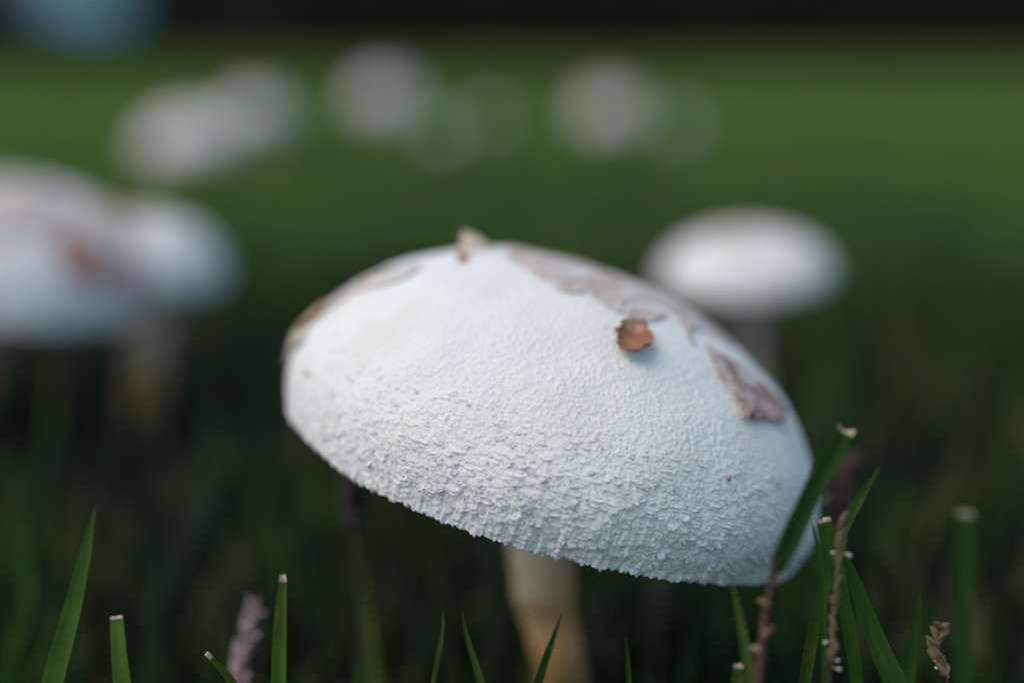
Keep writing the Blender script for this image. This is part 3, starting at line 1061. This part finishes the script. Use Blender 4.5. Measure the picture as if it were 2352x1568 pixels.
# thick cut blade on a reddish stalk, crossing in front of the cap
def stalk_blade():
    pts = [(1740, 1590, .236), (1752, 1460, .236), (1770, 1350, .236), (1784, 1280, .236)]
    P = [np.array(at(*p)) for p in pts]
    root = np.array([P[0][0] - .004, P[0][1] + .003, 0.0])
    e = tag(empty('grass_shoot', root), 'thick cut grass leaf on a reddish stalk leaning across the cap edge', 'grass shoot')
    path = smooth_path([root - [0, 0, .006], (root + P[0]) / 2] + P, 26)
    rr = np.interp(np.linspace(0, 1, 26), [0, .5, .8, 1], [14, 12, 9, 7]) / PXF * .236
    rr = rr * (1 + .18 * np.sin(np.arange(26) * 2.1) * (np.arange(26) % 3 == 0))
    v, q, t = tube(path, rr, 12)
    v = v + vnoise(v, 700, 71)[:, None] * .00025
    obj('stalk', mesh_np('stalk', v - root, q, t), M['red_stalk'], e)
    lp = smooth_path([np.array(at(*p)) for p in [(1776, 1318, .2362), (1800, 1262, .236), (1852, 1148, .2365), (1900, 1058, .238), (1936, 988, .239)]], 24)
    W = np.interp(np.linspace(0, 1, 24), [0, .10, .35, .8, 1], [12, 44, 53, 50, 45]) / PXF * .237
    V, q = leaf_mesh(lp, W, .45, .1, .15, root, .2, 3)
    me = mesh_np('leaf', V - root, q)
    set_across(me, 24)
    set_tint(me, np.clip(.12 + np.tile([.42, .05, .0, .0, -.05, .12], 24), 0, 1))  # left edge painted lighter, as if lit from that side
    lf = obj('leaf', me, M['blade'], e)
    d = lp[-1] - lp[-2]
    d /= np.linalg.norm(d)
    E6 = V[-6:]
    ex = np.array([2, 6, 1, 0, 5, 15]) / PXF * .239
    rows = [E6 - d * .0002, E6 + d * .0001, E6 + d * ex[:, None] * .8 + d * .0002]
    nn = np.cross(E6[-1] - E6[0], d)
    nn = nn / np.linalg.norm(nn) * .00018
    TV = np.concatenate([a - nn for a in rows] + [a + nn for a in rows])
    gq = grid_quads(3, 6)
    qq = gq.tolist() + (gq[:, ::-1] + 18).tolist() + [(12 + j, 13 + j, 31 + j, 30 + j) for j in range(5)]
    obj('dried_tip', mesh_np('dried_tip', TV - root, qq), M['dry_tip'], lf)
    # dry husk wisps on the stalk
    for k, (a, b) in enumerate((((1752, 1460), (1780, 1446)), ((1764, 1395), (1738, 1380)), ((1748, 1500), (1722, 1490)))):
        A, B = np.array(at(*a, .235)), np.array(at(*b, .236))
        v, q, t = tube(smooth_path([A, (A + B) / 2 + [0, 0, .0006], B], 6), [.0004, .0007, .0006, .0005, .0004, .0002], 7)
        obj('husk', mesh_np('husk', v - root, q, t), M['dry_seed'], e)


stalk_blade()


# ------------------------------------------------------------------ seed spikes
def spikelet_mesh(seed):
    """one husk: pointed boat shape about 1 unit long along z"""
    r = np.random.default_rng(seed)
    n, m = 7, 8
    V = []
    for i in range(n):
        f = i / (n - 1)
        w = .30 * math.sin(math.pi * min(f * .9 + .06, 1)) ** .8
        for k in range(m):
            a = 2 * math.pi * k / m
            V.append((w * math.cos(a) * (1 + .15 * r.normal()), w * .6 * math.sin(a) + .25 * f * f, f))
    return mesh_np('spikelet', np.array(V), grid_quads(n, m, True), [(k, (k + 1) % m, 0) for k in range(1, m - 1)])


SPK = {}


def seed_spike(name, pts, label, mat, stem_mat, top_frac, n_spk, size, seed, anthers=0, spread=.6, stem_px=9):
    r = np.random.default_rng(seed)
    P = [np.array(at(*p)) for p in pts]
    d = P[0] - P[1]
    root = np.array([P[0][0] + d[0] * .3, P[0][1] + d[1] * .3 + .002, 0.0])
    e = tag(empty(name, root), label, 'seed spike')
    path = smooth_path([root - [0, 0, .006], (root + P[0]) / 2] + P, 30)
    sr = stem_px / 2 / PXF * pts[-1][2]
    v, q, t = tube(path, np.linspace(sr * 1.25, sr * .6, 30), 10)
    obj('stalk', mesh_np('stalk', v - root, q, t), stem_mat, e)
    if mat not in SPK:
        SPK[mat] = []
        for k in range(4):
            me = spikelet_mesh(k)
            me.materials.append(M[mat])
            SPK[mat].append(me)
    for k in range(n_spk):
        f = 1 - top_frac * (k + .3 * r.random()) / n_spk
        u = f * 29
        i = min(int(u), 28)
        p = path[i] + (path[i + 1] - path[i]) * (u - i)
        dr = Vector(path[i + 1] - path[i]).normalized()
        a = (k % 2) * math.pi + r.normal(0, .7)
        side = Vector((math.cos(a), math.sin(a), 0))
        z = (dr + side * spread * r.uniform(.5, 1.3)).normalized()
        s = size * r.uniform(.7, 1.25) / PXF * pts[-1][2]
        mtx = Matrix.Translation(Vector(p - root) - z * s * .15) @ z.to_track_quat('Z', 'Y').to_matrix().to_4x4() @ Matrix.Rotation(r.uniform(0, 6.3), 4, 'Z') @ Matrix.Diagonal((s, s, s, 1))
        o = obj('spikelet', SPK[mat][int(r.integers(4))], None, e)
        o.matrix_local = mtx
    for k in range(anthers):
        f = 1 - top_frac * r.random()
        i = min(int(f * 29), 28)
        p = path[i]
        a = r.uniform(-.9, .9) + (math.pi if r.random() < .5 else 0)
        ln = size * r.uniform(.5, .9) / PXF * pts[-1][2]
        q0 = p + np.array([math.cos(a), math.sin(a) * .6 - .3, r.normal(0, .25)]) * ln
        v, q, t = tube([p, p + (q0 - p) * .5, p + (q0 - p) * .62, p + (q0 - p) * .85, q0], [.00006, .00006, .00022, .00025, .00008], 8)
        obj('anther', mesh_np('anther', v - root, q, t), M['anther'], e)


seed_spike('seed_spike', [(1905, 1590, .243), (1912, 1480, .243), (1918, 1370, .243), (1928, 1280, .243), (1931, 1205, .243)], 'slender beaded seed spike with tiny pale anthers beside the cut blades', 'dry_seed', M['red_stalk'], .62, 22, 36, 1, 5, .22, 6)
seed_spike('seed_spike', [(2175, 1600, .252), (2168, 1540, .252), (2150, 1490, .252), (2160, 1440, .252)], 'shaggy curled brown seed spike with whitish crumpled top', 'dry_seed', M['red_stalk'], .55, 24, 34, 2, 4, .8, 7)
seed_spike('seed_spike', [(545, 1600, .290), (552, 1530, .291), (566, 1460, .292), (580, 1400, .293)], 'stout pinkish seed spike beside a split cut blade', 'pink_seed', M['pink_seed'], .60, 34, 44, 3, 4, .65, 24)
seed_spike('seed_spike', [(840, 1560, .312), (832, 1400, .313), (822, 1270, .314), (812, 1180, .315), (800, 1080, .316)], 'dark brown dry spike hanging behind the upper rim of the cap', 'dark_seed', M['green_stalk'], .24, 34, 62, 4, 0, .28, 14)
seed_spike('seed_spike', [(1880, 1420, .298), (1900, 1300, .299), (1920, 1190, .300), (1944, 1085, .301)], 'blurred dark seed head with tan tip beside the cap edge', 'dark_seed', M['dark_seed'], .22, 36, 66, 5, 2, .35, 20)


# ------------------------------------------------------------------ dark trees along the far edge of the lawn
def leaf_cloud(n, gen, size, seed):
    r = np.random.default_rng(seed)
    C = gen(n, r)
    a = r.normal(size=(n, 3)); a /= np.linalg.norm(a, axis=1, keepdims=True)
    b = np.cross(a, r.normal(size=(n, 3))); b /= np.linalg.norm(b, axis=1, keepdims=True)
    s = size * r.uniform(.6, 1.4, n)[:, None]
    V = np.stack([C - a * s, C + b * s * .45, C + a * s, C - b * s * .45], 1).reshape(-1, 3)
    q = np.arange(n * 4).reshape(-1, 4)
    me = mesh_np('crown', V, q)
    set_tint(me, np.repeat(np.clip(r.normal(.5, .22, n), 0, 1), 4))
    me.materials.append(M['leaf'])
    return me


def tree_parts(seed, h, rad, low):
    r = np.random.default_rng(seed)
    clumps = []
    for k in range(46):
        z = low + (h - low) * r.random()
        f = (z - low) / (h - low)
        rr = rad * (1.0 - .55 * f) * math.sqrt(r.random())
        a = r.uniform(0, 2 * math.pi)
        clumps.append((rr * math.cos(a), rr * math.sin(a), z, rad * r.uniform(.24, .42)))
    cl = np.array(clumps)

    def gen(n, r):
        k = r.integers(len(cl), size=n)
        d = r.normal(size=(n, 3))
        d /= np.linalg.norm(d, axis=1, keepdims=True)
        return cl[k, :3] + d * (cl[k, 3] * r.random(n) ** .45)[:, None] * np.array([1, 1, .75])

    crown = leaf_cloud(9000, gen, .11, seed)
    V, q, t, b = [], [], [], 0
    v, qq, tt = tube(smooth_path([(0, 0, -.2), (.05, 0, h * .3), (-.06, .05, h * .6), (0, 0, h * .92)], 14), np.linspace(.20, .03, 14), 12)
    V.append(v); q += qq.tolist(); t += list(tt); b += len(v)
    for k in range(9):
        z = low + .2 + (h * .8 - low) * k / 9
        a = k * 2.4
        e = np.array([math.cos(a) * rad * .75, math.sin(a) * rad * .75, z + .6])
        v, qq, tt = tube(smooth_path([(0, 0, z), e * [.5, .5, 1] + [0, 0, -.25], e], 8), np.linspace(.07, .012, 8), 8)
        V.append(v); q += (qq + b).tolist(); t += [tuple(i + b for i in f) for f in tt]; b += len(v)
    trunk = mesh_np('trunk', np.concatenate(V), q, t)
    trunk.materials.append(M['bark'])
    return trunk, crown


variants = [tree_parts(3, 6.5, 2.3, .25), tree_parts(4, 7.5, 2.6, .35), tree_parts(5, 5.6, 2.1, .15)]
spots = []
for row, (yy, step, off) in enumerate(((26, 2.9, 0), (29.5, 3.2, 1.3), (33.5, 3.4, .4))):
    x = -19 + off
    while x < 17:
        # the made-up blue hut takes a gap in the front row
        if not (row == 0 and -9.6 < x < -5.3):
            spots.append((x + random.uniform(-.4, .4), yy + random.uniform(-.7, .7), row))
        x += step
for k, (x, y, row) in enumerate(spots):
    tr, cr = variants[k % 3]
    e = empty('tree', (x, y, 0))
    tag(e, 'dark leafy tree with low foliage in the %s row beyond the lawn' % ('front', 'middle', 'back')[row], 'tree', 'trees of the %s row beyond the lawn' % ('front', 'middle', 'back')[row])
    a = random.uniform(0, 6.28)
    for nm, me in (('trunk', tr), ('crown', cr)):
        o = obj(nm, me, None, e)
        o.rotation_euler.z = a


def bush_gen(n, r):
    k = r.integers(14, size=n)
    g = np.random.default_rng(9)
    cl = np.stack([g.uniform(-.9, .9, 14), g.uniform(-.5, .5, 14), g.uniform(.1, .4, 14), g.uniform(.25, .4, 14)], -1)
    d = r.normal(size=(n, 3))
    d /= np.linalg.norm(d, axis=1, keepdims=True)
    V = cl[k, :3] + d * (cl[k, 3] * r.random(n) ** .5)[:, None]
    V[:, 2] = np.abs(V[:, 2])
    return V


bush_me = leaf_cloud(4200, bush_gen, .07, 21)
bv, bq, bt, bb = [], [], [], 0
for k in range(7):
    a = k * .9
    v, qq, tt = tube(smooth_path([(0, 0, -.1), (.2 * math.cos(a), .12 * math.sin(a), .25), (.6 * math.cos(a), .35 * math.sin(a), .5)], 6), np.linspace(.03, .008, 6), 7)
    bv.append(v); bq += (qq + bb).tolist(); bt += [tuple(i + bb for i in f) for f in tt]; bb += len(v)
stems_me = mesh_np('stems', np.concatenate(bv), bq, bt)
stems_me.materials.append(M['bark'])
for k in range(20):
    e = empty('shrub', (-25 + k * 2.55 + random.uniform(-.4, .4), 37 + random.uniform(-.5, .5), 0))
    tag(e, 'tall dense dark shrub closing the gaps behind the last trees', 'shrub', 'shrubs behind the trees')
    for nm, me in (('stems', stems_me), ('foliage', bush_me)):
        o = obj(nm, me, None, e)
        o.scale = (2.6, 1.6, 4.5)
for k in range(21):
    x = (-17.5 + k * 1.7) * .62 + random.uniform(-.12, .12)
    e = empty('shrub', (x, 14.2 + random.uniform(-.2, .2), 0))
    tag(e, 'low dark shrub in the hedge line before the trees', 'shrub', 'shrubs before the trees')
    s = .72 if -5.7 < x < -2.7 else random.uniform(1.2, 1.7)
    for nm, me in (('stems', stems_me), ('foliage', bush_me)):
        o = obj(nm, me, None, e)
        o.scale = (1.1, 1.1, s)


# ------------------------------------------------------------------ made-up pale blue hut, added to stand in for a blue blur
def box(x0, x1, y0, y1, z0, z1):
    V = [(x, y, z) for x in (x0, x1) for y in (y0, y1) for z in (z0, z1)]
    q = [(0, 1, 3, 2), (4, 6, 7, 5), (0, 4, 5, 1), (2, 3, 7, 6), (0, 2, 6, 4), (1, 5, 7, 3)]
    return V, q


def boxes(name, lst, mat, parent):
    V, q = [], []
    for b in lst:
        v, f = box(*b)
        q += [tuple(i + len(V) for i in k) for k in f]
        V += v
    return obj(name, mesh_np(name, V, q, None, False), mat, parent)


M['blue_paint'] = simple('blue_paint', [(0.3, (.36, .74, .82)), (.7, (.40, .79, .86))], 2.0, .6, .2, .004, 0, 12)
M['grey_paint'] = simple('grey_paint', [(0.3, (.22, .25, .29)), (.7, (.27, .30, .34))], 2.0, .6, .2, .004, 0, 12)
M['shed_roof'] = simple('roof_felt', [(0.3, (.05, .05, .05)), (.7, (.08, .08, .08))], 3.0, .9, .3, .01, 0, 30)
gm, gnt, gb = nmat('window_glass')
gb.inputs['Base Color'].default_value = (.04, .05, .06, 1)
gb.inputs['Roughness'].default_value = .08
M['glass'] = gm
stand_in_shed = tag(empty('shed', (-7.75, 25.6, 0)), 'pale blue grey shed between the dark trees beyond the lawn', 'shed')
W2 = 1.05
boxes('wall', [(-W2, W2, 0, 2.2, -.1, 2.2)], M['blue_paint'], stand_in_shed)
for k in range(14):
    boxes('board', [(-W2, W2, -.022, -.001, .02 + k * .155, .165 + k * .155)], M['blue_paint'], stand_in_shed)
dr = boxes('door', [(-1.1, -.32, -.05, -.023, .02, 1.95)], M['grey_paint'], stand_in_shed)
boxes('handle', [(-.42, -.38, -.08, -.051, .95, 1.10)], M['shed_roof'], dr)
wd = boxes('window', [(.15, 1.0, -.055, -.023, 1.25, 1.32), (.15, 1.0, -.055, -.023, 1.83, 1.90), (.15, .22, -.055, -.023, 1.32, 1.83), (.93, 1.0, -.055, -.023, 1.32, 1.83)], M['grey_paint'], stand_in_shed)
boxes('pane', [(.22, .93, -.040, -.030, 1.32, 1.83)], M['glass'], wd)
rv = [(-1.5, -.25, 2.15), (0, -.25, 2.95), (1.5, -.25, 2.15), (-1.5, 2.45, 2.15), (0, 2.45, 2.95), (1.5, 2.45, 2.15)]
rv = rv + [(x, y, z + .07) for x, y, z in rv]
rq = [(6, 9, 10, 7), (7, 10, 11, 8), (0, 1, 4, 3), (1, 2, 5, 4), (0, 3, 9, 6), (2, 8, 11, 5), (0, 6, 7, 1), (1, 7, 8, 2), (3, 4, 10, 9), (4, 5, 11, 10)]
obj('roof', mesh_np('roof', rv, rq, None, False), M['shed_roof'], stand_in_shed)
gv_ = [(-W2, 0, 2.2), (W2, 0, 2.2), (0, 0, 2.9), (-W2, .1, 2.2), (W2, .1, 2.2), (0, .1, 2.9)]
obj('gable', mesh_np('gable', gv_, [(0, 3, 4, 1), (1, 4, 5, 2), (2, 5, 3, 0)], [(0, 1, 2), (3, 5, 4)], False), M['blue_paint'], stand_in_shed)
